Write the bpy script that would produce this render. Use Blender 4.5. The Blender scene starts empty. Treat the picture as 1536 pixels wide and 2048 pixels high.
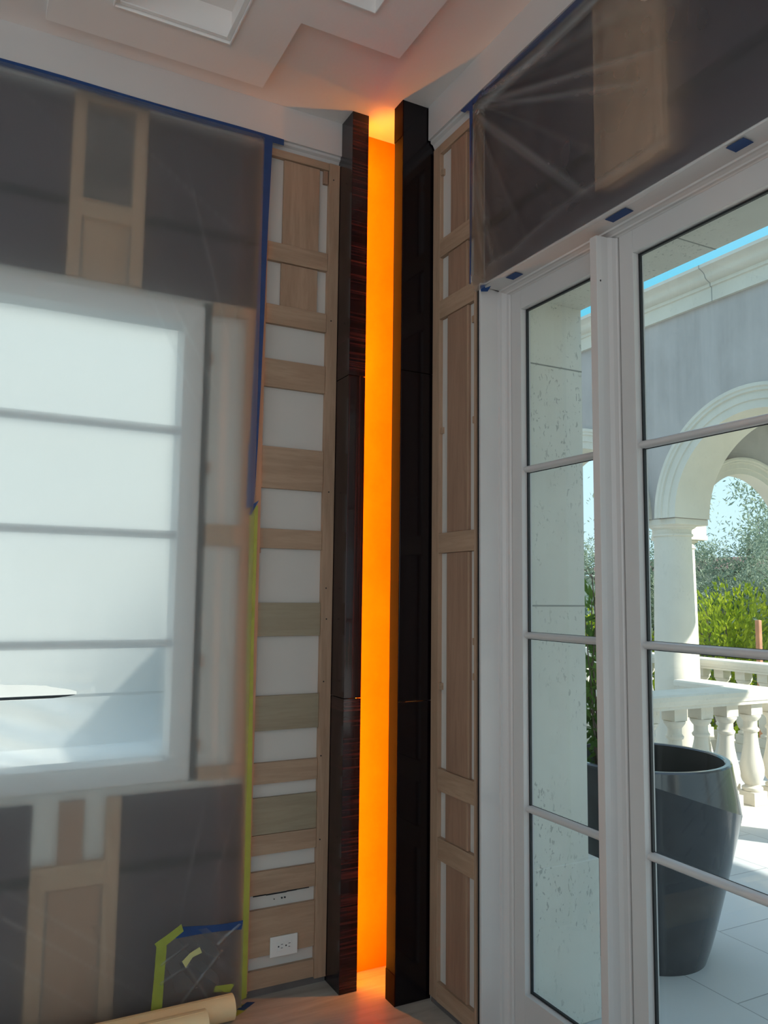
import bpy, bmesh, math, random
from mathutils import Vector, Matrix, noise as mnoise
R = math.radians
K = 1.45                       # eye height above the floor; all z below are measured from the eye
sc = bpy.context.scene
C = sc.collection
random.seed(7)

# ------------------------------------------------------------------ camera, view, sky, sun, fill lights
cam_d = bpy.data.cameras.new('camera'); cam = bpy.data.objects.new('camera', cam_d); C.objects.link(cam)
yaw, pitch, roll, fpx = 0.480720, 0.102157, 0.011457, 1598.86
fw = Vector((math.sin(yaw)*math.cos(pitch), math.cos(yaw)*math.cos(pitch), math.sin(pitch)))
r0 = Vector((math.cos(yaw), -math.sin(yaw), 0)); u0 = r0.cross(fw)
r1 = math.cos(roll)*r0 + math.sin(roll)*u0; u1 = -math.sin(roll)*r0 + math.cos(roll)*u0
m = Matrix((r1, u1, -fw)).transposed().to_4x4(); m.translation = Vector((0, 0, K))
cam.matrix_world = m
cam_d.sensor_fit = 'VERTICAL'; cam_d.sensor_height = 24; cam_d.lens = fpx/2048*24
cam_d.clip_start = 0.02; cam_d.clip_end = 300
sc.camera = cam
sc.view_settings.view_transform = 'Standard'; sc.view_settings.look = 'None'
sc.view_settings.gamma = 1; sc.view_settings.use_curve_mapping = False
sc.view_settings.exposure = 0.0
sc.cycles.use_denoising = True
sc.cycles.max_bounces = 14; sc.cycles.diffuse_bounces = 7; sc.cycles.glossy_bounces = 4
sc.cycles.transmission_bounces = 8; sc.cycles.transparent_max_bounces = 16
sc.cycles.caustics_reflective = False; sc.cycles.caustics_refractive = True
sc.cycles.sample_clamp_indirect = 6

SKY_STRENGTH = 1.6; SUN_STRENGTH = 9.0; FILL_BACK = 47; FILL_WEST = 25; LED = 58.0
w = bpy.data.worlds.new('sky'); sc.world = w; w.use_nodes = True
nt = w.node_tree; nt.nodes.clear()
tc = nt.nodes.new('ShaderNodeTexCoord'); sx = nt.nodes.new('ShaderNodeSeparateXYZ')
rp = nt.nodes.new('ShaderNodeValToRGB'); bg = nt.nodes.new('ShaderNodeBackground'); ow = nt.nodes.new('ShaderNodeOutputWorld')
nt.links.new(tc.outputs['Generated'], sx.inputs[0]); nt.links.new(sx.outputs['Z'], rp.inputs[0])
nt.links.new(rp.outputs[0], bg.inputs[0]); nt.links.new(bg.outputs[0], ow.inputs[0])
e = rp.color_ramp.elements
e[0].position = 0.0; e[0].color = (0.52, 0.68, 0.77, 1)
e[1].position = 1.0; e[1].color = (0.42, 0.58, 0.80, 1)
x = e.new(0.2); x.color = (0.48, 0.68, 0.80, 1)
x = e.new(0.32); x.color = (0.10, 0.45, 0.62, 1)
x = e.new(0.42); x.color = (0.2, 0.52, 0.72, 1)
x = e.new(0.55); x.color = (0.36, 0.58, 0.84, 1)
bg.inputs[1].default_value = SKY_STRENGTH
def add_light(name, kind, loc, direction, energy, color=(1, 1, 1), size=None):
    d = bpy.data.lights.new(name, kind); d.energy = energy; d.color = color
    if size: d.shape = 'RECTANGLE'; d.size, d.size_y = size
    o = bpy.data.objects.new(name, d); C.objects.link(o); o.location = loc
    o.rotation_euler = Vector(direction).to_track_quat('-Z', 'Y').to_euler(); return o
sun_dir = Vector((-0.59*math.cos(R(31.8)), 0.807*math.cos(R(31.8)), -math.sin(R(31.8))))
s = add_light('sun', 'SUN', (20, -8, 30), sun_dir, SUN_STRENGTH, (1.0, 0.96, 0.9)); s.data.angle = R(0.6)
# added fill lights in assumed rear and west openings, tilted up to lift the ceiling
add_light('fill_rear', 'AREA', (-1.6, -4.15, 1.75), (0.05, 1, 1.9), FILL_BACK, (1.0, 0.97, 0.94), (4.2, 2.3))
add_light('fill_west', 'AREA', (-4.65, -0.6, 1.75), (1, 0.1, 2.0), FILL_WEST, (0.93, 0.96, 1.0), (3.6, 2.3))

# ------------------------------------------------------------------ materials
MATS = {}
def mat(name, build):
    if name in MATS: return MATS[name]
    m_ = bpy.data.materials.new(name); m_.use_nodes = True
    n = m_.node_tree.nodes; n.clear()
    out = n.new('ShaderNodeOutputMaterial')
    build(m_.node_tree, out); MATS[name] = m_; return m_
def node(t, kind, **kw):
    n = t.nodes.new(kind)
    for k, v in kw.items():
        if k.startswith('i_'): n.inputs[k[2:].replace('_', ' ')].default_value = v
        else: setattr(n, k, v)
    return n
def c4(c): return (c[0], c[1], c[2], 1)
def coords(t, scale=(1, 1, 1), rot=(0, 0, 0), loc=(0, 0, 0)):
    g = t.nodes.new('ShaderNodeNewGeometry'); mp = t.nodes.new('ShaderNodeMapping')
    mp.inputs['Scale'].default_value = scale; mp.inputs['Rotation'].default_value = rot; mp.inputs['Location'].default_value = loc
    t.links.new(g.outputs['Position'], mp.inputs[0]); return mp.outputs[0]
def ramp(t, src, stops):
    r = t.nodes.new('ShaderNodeValToRGB'); el = r.color_ramp.elements
    el[0].position, el[0].color = stops[0][0], c4(stops[0][1]); el[1].position, el[1].color = stops[-1][0], c4(stops[-1][1])
    for p, c in stops[1:-1]: x = el.new(p); x.color = c4(c)
    t.links.new(src, r.inputs[0]); return r.outputs[0]
def noise(t, vec, scale, detail=4, rough=0.5, dist=0):
    n = t.nodes.new('ShaderNodeTexNoise'); n.inputs['Scale'].default_value = scale; n.inputs['Detail'].default_value = detail
    n.inputs['Roughness'].default_value = rough; n.inputs['Distortion'].default_value = dist
    t.links.new(vec, n.inputs['Vector']); return n.outputs['Fac']
def mixc(t, f, a, b, mode='MIX'):
    n = t.nodes.new('ShaderNodeMix'); n.data_type = 'RGBA'; n.blend_type = mode
    for i, v in ((0, f), (6, a), (7, b)):
        if hasattr(v, 'links'): t.links.new(v, n.inputs[i])
        elif i == 0: n.inputs[0].default_value = v
        else: n.inputs[i].default_value = c4(v)
    return n.outputs[2]
def bump(t, src, strength=0.2, dist=0.01):
    b = t.nodes.new('ShaderNodeBump'); b.inputs['Strength'].default_value = strength; b.inputs['Distance'].default_value = dist
    t.links.new(src, b.inputs['Height']); return b.outputs[0]
def bsdf(t, out, col, rough=0.5, normal=None, **kw):
    p = t.nodes.new('ShaderNodeBsdfPrincipled')
    if hasattr(col, 'links'): t.links.new(col, p.inputs['Base Color'])
    else: p.inputs['Base Color'].default_value = c4(col)
    if hasattr(rough, 'links'): t.links.new(rough, p.inputs['Roughness'])
    else: p.inputs['Roughness'].default_value = rough
    if normal: t.links.new(normal, p.inputs['Normal'])
    for k, v in kw.items(): p.inputs[k.replace('_', ' ')].default_value = v
    t.links.new(p.outputs[0], out.inputs[0]); return p
def plain(name, col, rough=0.5, var=0.08, scale=6, bmp=0.0, **kw):
    def b(t, out):
        v = coords(t); n = noise(t, v, scale, 5)
        c = ramp(t, n, [(0.3, tuple(k*(1-var) for k in col)), (0.7, tuple(min(1, k*(1+var)) for k in col))])
        nm = bump(t, noise(t, v, scale*14, 3), bmp, 0.004) if bmp else None
        bsdf(t, out, c, rough, nm, **kw)
    return mat(name, b)
def wood(name, base, dark, axis='z', rough=0.55, seed=0.0):
    # veneer face with long cathedral grain running along the axis
    def b(t, out):
        sc_ = {'z': (9, 9, 0.75), 'x': (0.75, 9, 9), 'y': (9, 0.75, 9)}[axis]
        v = coords(t, sc_, loc=(seed, seed*1.7, seed*0.6))
        n1 = noise(t, v, 1.1, 3, 0.5, 1.2)
        wv = t.nodes.new('ShaderNodeMath'); wv.operation = 'MULTIPLY'; wv.inputs[1].default_value = 26; t.links.new(n1, wv.inputs[0])
        sn = t.nodes.new('ShaderNodeMath'); sn.operation = 'SINE'; t.links.new(wv.outputs[0], sn.inputs[0])
        mr = t.nodes.new('ShaderNodeMapRange'); mr.inputs[1].default_value = -1; t.links.new(sn.outputs[0], mr.inputs[0])
        c = mixc(t, mr.outputs[0], base, tuple(a*0.66+b_*0.34 for a, b_ in zip(base, dark)))
        fine = noise(t, v, 11, 4, 0.7)
        c = mixc(t, ramp(t, fine, [(0.45, (0, 0, 0)), (0.8, (0.6, 0.6, 0.6))]), c, dark)
        big = noise(t, coords(t, (1.2, 1.2, 1.2)), 2.2, 2)
        c = mixc(t, ramp(t, big, [(0.35, (0, 0, 0)), (0.7, (0.35, 0.35, 0.35))]), c, tuple(k*1.12 for k in base))
        bsdf(t, out, c, rough, bump(t, fine, 0.08, 0.002))
    return mat(name, b)
WALL = plain('wall_paint', (0.66, 0.63, 0.6), 0.7, 0.02, 3)
CEIL = plain('ceiling_paint', (0.80, 0.75, 0.725), 0.75, 0.02, 3)
FIELD = plain('ceiling_field_paint', (0.9, 0.86, 0.835), 0.75, 0.02, 3)
DRY = plain('white_board', (0.60, 0.56, 0.52), 0.8, 0.04, 2.2, 0.05)
TRIM = plain('white_trim_paint', (0.62, 0.59, 0.575), 0.33, 0.015, 4)
CHAR = plain('charcoal_board', (0.062, 0.047, 0.057), 0.8, 0.25, 1.6)
CHAR2 = plain('black_joint', (0.012, 0.012, 0.015), 0.8, 0.1)
GREYP = plain('grey_brown_primer', (0.13, 0.11, 0.105), 0.7, 0.25, 8, 0.1)
PLY_Z = wood('maple_ply_upright', (0.44, 0.29, 0.195), (0.27, 0.155, 0.095), 'z')
PLY_Z2 = wood('rosy_ply_upright', (0.36, 0.215, 0.145), (0.22, 0.12, 0.08), 'z', seed=3.3)
PLY_X = wood('maple_ply_level', (0.43, 0.29, 0.195), (0.27, 0.16, 0.1), 'x', seed=1.1)
PLY_Y = wood('maple_ply_level_right', (0.44, 0.295, 0.2), (0.28, 0.165, 0.1), 'y', seed=5.1)
PLY_G = wood('green_grey_ply', (0.33, 0.27, 0.185), (0.24, 0.18, 0.12), 'x', seed=2.1)
def ebony(name, axis, k=1.0):
    def b(t, out):
        v = coords(t, {'z': (140, 140, 1.2), 'h': (3, 3, 140)}[axis])
        n = noise(t, v, 1.0, 3, 0.6)
        v2 = coords(t, {'z': (60, 60, 0.9), 'h': (1.2, 1.2, 60)}[axis])
        n2 = noise(t, v2, 1.0, 2)
        c = ramp(t, n, [(0.40, (0.006, 0.003, 0.005)), (0.55, (0.024*k, 0.008*k, 0.011*k)), (0.70, (0.06*k, 0.018*k, 0.02*k))])
        c = mixc(t, ramp(t, n2, [(0.3, (0.2, 0.2, 0.2)), (0.6, (1, 1, 1))]), (0.004, 0.003, 0.005), c)
        bsdf(t, out, c, 0.2, None, Specular_IOR_Level=0.3, Coat_Weight=0.22, Coat_Roughness=0.05)
    return mat(name, b)
EB_Z = ebony('macassar_ebony_upright', 'z', .7); EB_H = ebony('macassar_ebony_level', 'h')
EK_Z = ebony('black_ebony_upright', 'z', .18); EK_H = ebony('black_ebony_level', 'h', .18)
EDGE = plain('red_brown_edge_veneer', (0.014, 0.0018, 0.001), 0.45, 0.15, 12, Specular_IOR_Level=0.06)
BLUE = plain('blue_tape', (0.006, 0.045, 0.17), 0.6, 0.12, 22)
GREEN = plain('green_tape', (0.28, 0.34, 0.055), 0.6, 0.08, 22)
PALETAPE = plain('pale_green_tape', (0.5, 0.52, 0.24), 0.6, 0.08, 22)
KRAFT = plain('kraft_paper', (0.88, 0.69, 0.40), 0.65, 0.04, 7)
PLATE = plain('white_plastic', (0.78, 0.76, 0.73), 0.3, 0.01)
BLACK = plain('black_rubber', (0.01, 0.012, 0.014), 0.5, 0.1)
def stone(name, col, pits=0.5, rough=0.75):
    def b(t, out):
        v = coords(t)
        n = noise(t, v, 1.7, 6, 0.6)
        c = ramp(t, n, [(0.3, tuple(k*0.9 for k in col)), (0.7, tuple(min(1, k*1.06) for k in col))])
        v2 = coords(t, (85, 85, 40)); pn = noise(t, v2, 1, 2, 0.6, 0.6)
        big = noise(t, coords(t), 4.2, 3)
        pm = t.nodes.new('ShaderNodeMath'); pm.operation = 'MULTIPLY'
        t.links.new(ramp(t, pn, [(0.62, (0, 0, 0)), (0.66, (1, 1, 1))]), pm.inputs[0])
        t.links.new(ramp(t, big, [(0.42, (0, 0, 0)), (0.6, (pits,)*3)]), pm.inputs[1])
        c = mixc(t, pm.outputs[0], c, tuple(k*0.55 for k in col))
        inv = t.nodes.new('ShaderNodeMath'); inv.operation = 'SUBTRACT'; inv.inputs[0].default_value = 1; t.links.new(pm.outputs[0], inv.inputs[1])
        bsdf(t, out, c, rough, bump(t, inv.outputs[0], 0.3, 0.004))
    return mat(name, b)
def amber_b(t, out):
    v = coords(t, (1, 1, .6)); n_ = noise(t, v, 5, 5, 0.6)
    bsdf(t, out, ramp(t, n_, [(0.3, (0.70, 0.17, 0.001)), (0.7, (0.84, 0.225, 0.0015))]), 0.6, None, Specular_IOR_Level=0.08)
AMBER = mat('amber_glow_tint', amber_b)  # amber light washing the niche wall is put into its colour
LIME = stone('limestone', (0.72, 0.685, 0.61), 0.8)
CAST = stone('cast_stone', (0.72, 0.665, 0.565), 0.25)
def stucco_b(t, out):
    v = coords(t, (1, 1, 0.55)); n = noise(t, v, 3.0, 6, 0.65, 0.4)
    st = noise(t, coords(t, (7, 7, 0.5)), 1.0, 3, 0.6)
    c = ramp(t, n, [(0.28, (0.42, 0.375, 0.35)), (0.72, (0.54, 0.485, 0.455))])
    c = mixc(t, ramp(t, st, [(0.5, (0, 0, 0)), (0.75, (0.35, 0.35, 0.35))]), c, (0.64, 0.58, 0.55))
    bsdf(t, out, c, 0.85, bump(t, noise(t, coords(t), 40, 4), 0.15, 0.004))
STUCCO = mat('grey_stucco', stucco_b)
def paving_b(t, out):
    g = t.nodes.new('ShaderNodeNewGeometry'); s_ = t.nodes.new('ShaderNodeSeparateXYZ'); cb = t.nodes.new('ShaderNodeCombineXYZ')
    t.links.new(g.outputs['Position'], s_.inputs[0])
    ax = node(t, 'ShaderNodeMath', operation='ADD'); ax.inputs[1].default_value = 1.145; t.links.new(s_.outputs['Y'], ax.inputs[0])
    ay = node(t, 'ShaderNodeMath', operation='ADD'); ay.inputs[1].default_value = 0.225; t.links.new(s_.outputs['X'], ay.inputs[0])
    t.links.new(ax.outputs[0], cb.inputs[0]); t.links.new(ay.outputs[0], cb.inputs[1])
    br = t.nodes.new('ShaderNodeTexBrick'); t.links.new(cb.outputs[0], br.inputs['Vector'])
    br.inputs['Scale'].default_value = 1; br.inputs['Brick Width'].default_value = 0.93; br.inputs['Row Height'].default_value = 0.465
    br.inputs['Mortar Size'].default_value = 0.0028; br.inputs['Mortar Smooth'].default_value = 0.1
    br.inputs['Color1'].default_value = (0.56, 0.56, 0.55, 1); br.inputs['Color2'].default_value = (0.61, 0.61, 0.6, 1)
    br.inputs['Mortar'].default_value = (0.25, 0.25, 0.25, 1)
    n = noise(t, coords(t), 3, 6, 0.6)
    c = mixc(t, ramp(t, n, [(0.35, (0, 0, 0)), (0.7, (0.35, 0.35, 0.35))]), br.outputs[0], (0.68, 0.67, 0.65))
    bsdf(t, out, c, 0.6, None)
PAVE = mat('terrace_paving', paving_b)
def floor_b(t, out):
    v = coords(t, (1.1, 9, 1), rot=(0, 0, R(8)))
    n = noise(t, v, 2.2, 5, 0.6, 0.8)
    c = ramp(t, n, [(0.3, (0.30, 0.27, 0.24)), (0.55, (0.42, 0.385, 0.345)), (0.72, (0.50, 0.47, 0.42))])
    bsdf(t, out, c, 0.36, None, Specular_IOR_Level=0.5)
FLOORM = mat('vein_cut_stone_floor', floor_b)
def led_b(t, out):
    e_ = t.nodes.new('ShaderNodeEmission'); e_.inputs[0].default_value = (1.0, 0.30, 0.02, 1); e_.inputs[1].default_value = LED
    t.links.new(e_.outputs[0], out.inputs[0])
LEDM = mat('amber_led', led_b)
def glass_b(t, out):
    tr = t.nodes.new('ShaderNodeBsdfTransparent'); tr.inputs[0].default_value = (0.94, 0.97, 0.96, 1)
    gl = t.nodes.new('ShaderNodeBsdfGlossy'); gl.inputs['Roughness'].default_value = 0.0
    lw = t.nodes.new('ShaderNodeLayerWeight'); lw.inputs[0].default_value = 0.5
    fr = node(t, 'ShaderNodeMath', operation='POWER'); fr.inputs[1].default_value = 5; t.links.new(lw.outputs['Facing'], fr.inputs[0])
    fa = node(t, 'ShaderNodeMath', operation='MULTIPLY_ADD'); fa.inputs[1].default_value = 0.9; fa.inputs[2].default_value = 0.025; t.links.new(fr.outputs[0], fa.inputs[0])
    mx = t.nodes.new('ShaderNodeMixShader'); t.links.new(fa.outputs[0], mx.inputs[0])
    t.links.new(tr.outputs[0], mx.inputs[1]); t.links.new(gl.outputs[0], mx.inputs[2]); t.links.new(mx.outputs[0], out.inputs[0])
GLASS = mat('window_glass', glass_b)
def film(name, trans, blur, haze, gloss=0.05, tint=(1, 1, 1), rough=0.5, ior=1.3, bmp=0.3):
    # milky polythene: clear part + scattering part + white haze + sheen
    def b(t, out):
        nb = bump(t, noise(t, coords(t, (1, 1, 0.35)), 16, 4, 0.6, 0.8), bmp, 0.004)
        tr = t.nodes.new('ShaderNodeBsdfTransparent'); tr.inputs[0].default_value = c4(tint)
        rf = t.nodes.new('ShaderNodeBsdfRefraction'); rf.inputs['Color'].default_value = c4(tint)
        rf.inputs['Roughness'].default_value = rough; rf.inputs['IOR'].default_value = ior
        tl = t.nodes.new('ShaderNodeBsdfTranslucent'); tl.inputs['Color'].default_value = (0.85, 0.95, 0.95, 1)
        df = t.nodes.new('ShaderNodeBsdfDiffuse'); df.inputs['Color'].default_value = (0.82, 0.81, 0.80, 1)
        gl = t.nodes.new('ShaderNodeBsdfGlossy'); gl.inputs['Roughness'].default_value = 0.28
        for q in (tl, df, gl): t.links.new(nb, q.inputs['Normal'])
        def mx(f, a, b_):
            n = t.nodes.new('ShaderNodeMixShader'); n.inputs[0].default_value = f
            t.links.new(a, n.inputs[1]); t.links.new(b_, n.inputs[2]); return n.outputs[0]
        fa = t.nodes.new('ShaderNodeAttribute'); fa.attribute_name = 'fold'
        ma = node(t, 'ShaderNodeMath', operation='MULTIPLY_ADD'); ma.use_clamp = True; ma.inputs[1].default_value = 0.5; ma.inputs[2].default_value = haze; t.links.new(fa.outputs['Fac'], ma.inputs[0])
        hz = mx(0.28, tl.outputs[0], df.outputs[0])
        see = mx(blur/(blur+trans), tr.outputs[0], rf.outputs[0])
        body = mx(0.5, see, hz); t.links.new(ma.outputs[0], body.node.inputs[0])
        fin = mx(gloss, body, gl.outputs[0])
        t.links.new(fin, out.inputs[0])
    return mat(name, b)
FILM_L = film('milky_polythene', 0.3, 0.7, 0.26, 0.015, tint=(0.93, 0.95, 0.95), rough=0.6, ior=1.28)
FILM_R = film('milky_polythene_right', 0.45, 0.55, 0.09, 0.025, rough=0.45, ior=1.25)
FILM_P = film('clear_patch_polythene', 0.8, 0.2, 0.07, 0.07, rough=0.3, ior=1.2)
def granite_b(t, out):
    v = coords(t); vo = t.nodes.new('ShaderNodeTexVoronoi'); vo.inputs['Scale'].default_value = 75; t.links.new(v, vo.inputs['Vector'])
    sp = ramp(t, vo.outputs['Distance'], [(0.05, (0.5, 0.5, 0.5)), (0.12, (0, 0, 0))])
    gate = ramp(t, noise(t, v, 30, 2), [(0.62, (0, 0, 0)), (0.66, (1, 1, 1))])
    mm = node(t, 'ShaderNodeMath', operation='MULTIPLY'); t.links.new(sp, mm.inputs[0]); t.links.new(gate, mm.inputs[1])
    c = mixc(t, mm.outputs[0], ramp(t, noise(t, v, 9, 4), [(0.3, (0.040, 0.041, 0.046)), (0.7, (0.056, 0.057, 0.063))]), (0.5, 0.5, 0.5))
    bsdf(t, out, c, 0.22, None, Coat_Weight=0.35, Coat_Roughness=0.08)
GRANITE = mat('dark_granite', granite_b)
SOIL = plain('dark_planter_inside', (0.03, 0.028, 0.026), 0.55, 0.2, 20)
def leafm(name, a, b_, tr=0.35):
    def b(t, out):
        oi = noise(t, coords(t), 3.5, 4, 0.7)
        c = ramp(t, oi, [(0.35, a), (0.65, b_)])
        d = t.nodes.new('ShaderNodeBsdfDiffuse'); tl = t.nodes.new('ShaderNodeBsdfTranslucent')
        t.links.new(c, d.inputs[0]); t.links.new(c, tl.inputs[0])
        mx = t.nodes.new('ShaderNodeMixShader'); mx.inputs[0].default_value = tr
        t.links.new(d.outputs[0], mx.inputs[1]); t.links.new(tl.outputs[0], mx.inputs[2]); t.links.new(mx.outputs[0], out.inputs[0])
    return mat(name, b)
L_OLIVE = leafm('olive_leaf', (0.20, 0.26, 0.17), (0.46, 0.52, 0.40))
L_LIME = leafm('lime_leaf', (0.26, 0.36, 0.02), (0.55, 0.58, 0.04))
L_DEEP = leafm('deep_leaf', (0.06, 0.13, 0.03), (0.16, 0.26, 0.06))
L_POT = leafm('glossy_leaf', (0.05, 0.12, 0.03), (0.2, 0.32, 0.07))
BARK = plain('grey_bark', (0.16, 0.12, 0.09), 0.9, 0.3, 15)
POST = plain('red_brown_post', (0.42, 0.2, 0.11), 0.8, 0.15, 9)
def tile_b(t, out):
    wv = t.nodes.new('ShaderNodeTexWave'); wv.inputs['Scale'].default_value = 1.6; wv.bands_direction = 'Y'
    t.links.new(coords(t), wv.inputs['Vector'])
    bsdf(t, out, ramp(t, wv.outputs['Fac'], [(0.2, (0.09, 0.04, 0.03)), (0.7, (0.26, 0.13, 0.1))]), 0.8)
RTILE = mat('red_clay_tiles', tile_b)
GROUND = plain('garden_ground', (0.16, 0.2, 0.08), 0.9, 0.3, 2)

# ------------------------------------------------------------------ mesh helpers (all z relative to the eye)
class MB:
    def __init__(s): s.bm = bmesh.new()
    def v(s, p): return s.bm.verts.new((p[0], p[1], p[2]+K))
    def face(s, ps):
        try: return s.bm.faces.new([s.v(p) for p in ps])
        except ValueError: return None
    def box(s, x0, x1, y0, y1, z0, z1):
        vs = [s.v(p) for p in ((x0, y0, z0), (x1, y0, z0), (x1, y1, z0), (x0, y1, z0), (x0, y0, z1), (x1, y0, z1), (x1, y1, z1), (x0, y1, z1))]
        for f in ((0, 3, 2, 1), (4, 5, 6, 7), (0, 1, 5, 4), (1, 2, 6, 5), (2, 3, 7, 6), (3, 0, 4, 7)): s.bm.faces.new([vs[i] for i in f])
        return s
    def prism(s, pts, off):                       # closed polygon of 3D points swept by a vector
        a = [s.v(p) for p in pts]; b = [s.v((p[0]+off[0], p[1]+off[1], p[2]+off[2])) for p in pts]
        n = len(a); fs = [s.bm.faces.new(a), s.bm.faces.new(b[::-1])]
        for i in range(n): s.bm.faces.new((a[i], b[i], b[(i+1) % n], a[(i+1) % n]))
        if n > 4: bmesh.ops.triangulate(s.bm, faces=fs)
        return s
    def lathe(s, cx, cy, prof, n=32, fr=None):
        rings = []
        for r, z in prof:
            rings.append([s.v((cx+r*math.cos(2*math.pi*k/n), cy+r*math.sin(2*math.pi*k/n), z)) for k in range(n)])
        for a, b in zip(rings, rings[1:]):
            for k in range(n): s.bm.faces.new((a[k], a[(k+1) % n], b[(k+1) % n], b[k]))
        s.bm.faces.new(rings[0][::-1]); s.bm.faces.new(rings[-1]); return s
    def tube(s, pts, rad, n=8):
        pts = [Vector(p) for p in pts]; rings = []
        for i, p in enumerate(pts):
            t = (pts[min(i+1, len(pts)-1)]-pts[max(i-1, 0)]).normalized()
            a = t.orthogonal().normalized() if i == 0 else (a - t*a.dot(t)).normalized()
            b = t.cross(a); r = rad[i] if isinstance(rad, (list, tuple)) else rad
            rings.append([s.v(p+r*(a*math.cos(2*math.pi*k/n)+b*math.sin(2*math.pi*k/n))) for k in range(n)])
        for a_, b_ in zip(rings, rings[1:]):
            for k in range(n): s.bm.faces.new((a_[k], a_[(k+1) % n], b_[(k+1) % n], b_[k]))
        s.bm.faces.new(rings[0][::-1]); s.bm.faces.new(rings[-1]); return s
def origin_of(o):
    v = Vector((0, 0, 0))
    while o: v += o.location; o = o.parent
    return v
def obj(name, mb, material, parent=None, smooth=False, bevel=0, recalc=True, solid=0):
    bm = mb.bm
    if recalc: bmesh.ops.recalc_face_normals(bm, faces=bm.faces)
    if parent: base = origin_of(parent)
    else:
        xs = [v.co.x for v in bm.verts]; ys = [v.co.y for v in bm.verts]; zs = [v.co.z for v in bm.verts]
        base = Vector(((min(xs)+max(xs))/2, (min(ys)+max(ys))/2, min(zs)))
    bmesh.ops.translate(bm, verts=bm.verts, vec=-base)
    me = bpy.data.meshes.new(name); bm.to_mesh(me); bm.free()
    if smooth:
        for p in me.polygons: p.use_smooth = True
        me.set_sharp_from_angle(angle=R(38))
    o = bpy.data.objects.new(name, me); C.objects.link(o); me.materials.append(material)
    if parent: o.parent = parent
    else: o.location = base
    if solid:
        md = o.modifiers.new('thick', 'SOLIDIFY'); md.thickness = solid; md.offset = 0
    if bevel:
        md = o.modifiers.new('edge', 'BEVEL'); md.width = bevel; md.segments = 2; md.limit_method = 'ANGLE'
    return o
def tag(o, label, cat, group=None, kind=None):
    if label: o['label'] = label
    if cat: o['category'] = cat
    if group: o['group'] = group
    if kind: o['kind'] = kind
    return o
def thing(name, loc, label, cat, group=None):
    o = bpy.data.objects.new(name, None); C.objects.link(o); o.location = (loc[0], loc[1], loc[2]+K)
    o.empty_display_size = 0.1
    return tag(o, label, cat, group)
def struct(name, mb, material, label=None, **kw):
    o = obj(name, mb, material, **kw); o['kind'] = 'structure'
    if label: o['label'] = label
    return o
def copy_thing(root, delta, label):
    r = root.copy(); C.objects.link(r); r.location = root.location + Vector(delta); r['label'] = label
    for ch in list(root.children):
        c = ch.copy(); C.objects.link(c); c.parent = r
        for g in list(ch.children):
            d = g.copy(); C.objects.link(d); d.parent = c
    return r
def B(*a): return MB().box(*a)

YL = 2.92; XR = 1.60; CZ = 1.948; FZ = -1.45
WX = -4.5; BY = -4.0            # west and rear walls

# ------------------------------------------------------------------ room shell
struct('floor', B(WX-.2, 1.72, BY-.2, 3.1, FZ-.12, FZ), FLOORM)
# ceiling: stepped slab, dropped field and two coffers
mb = MB(); mf = MB()
xs = [WX-.2, 0.135, 0.325, 0.725, 0.905, 1.105, 1.285, 1.86]; ys = [BY-.2, 1.4, 1.6, 1.9, 2.22, 2.385, 2.6, 2.782, 3.1]
def cz(cx_, cy_):
    if 0.325 < cx_ < 0.725 and 1.6 < cy_ < 2.6: return CZ+.10
    if cx_ > 0.905 and cx_ < 1.105 and 1.4 < cy_ < 2.22: return CZ+.08
    if 0.135 < cx_ < 0.905 and cy_ < 2.782: return CZ-.022
    if cx_ > 0.135 and cx_ < 1.285 and cy_ < 2.385: return CZ-.022
    return CZ
for i in range(len(xs)-1):
    for j in range(len(ys)-1):
        z_ = cz((xs[i]+xs[i+1])/2, (ys[j]+ys[j+1])/2)
        (mf if z_ < CZ else mb).box(xs[i], xs[i+1], ys[j], ys[j+1], cz((xs[i]+xs[i+1])/2, (ys[j]+ys[j+1])/2), CZ+.22)
struct('ceiling', mb, CEIL); struct('ceiling_field', mf, FIELD)
mb = MB()
def lip(mb, x0, x1, y0, y1, z, wd, dp):
    mb.box(x0-wd, x0, y0-wd, y1+wd, z-dp, z); mb.box(x1, x1+wd, y0-wd, y1+wd, z-dp, z)
    mb.box(x0, x1, y0-wd, y0, z-dp, z); mb.box(x0, x1, y1, y1+wd, z-dp, z)
lip(mb, .331, .719, 1.606, 2.594, CZ-.022, .006, .007); lip(mb, .345, .705, 1.62, 2.58, CZ-.010, .016, .006)
struct('trim_1', mb, FIELD, bevel=.0015)
mb = MB(); lip(mb, .911, 1.099, 1.406, 2.214, CZ-.022, .006, .007)
struct('trim_2', mb, FIELD, bevel=.0015)
# left wall with window opening
W0, W1, WB, WT = -1.35, 0.757, -0.665, 1.068
mb = MB()
mb.box(WX-.2, W0, YL, 3.1, FZ-.1, CZ+.2); mb.box(W1, 1.86, YL, 3.1, FZ-.1, CZ+.2)
mb.box(W0, W1, YL, 3.1, FZ-.1, WB); mb.box(W0, W1, YL, 3.1, WT, CZ+.2)
struct('wall_left', mb, DRY)
# right wall around the door opening
OY0, OY1, OZ = -0.86, 2.262, 1.082
mb = MB()
mb.box(XR, 1.72, OY1+.012, 3.1, FZ-.1, CZ+.2); mb.box(XR, 1.72, BY-.2, OY0, FZ-.1, CZ+.2)
mb.box(XR, 1.72, OY0, OY1+.012, OZ+.004, CZ+.2)
struct('wall_right', mb, DRY)
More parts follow.
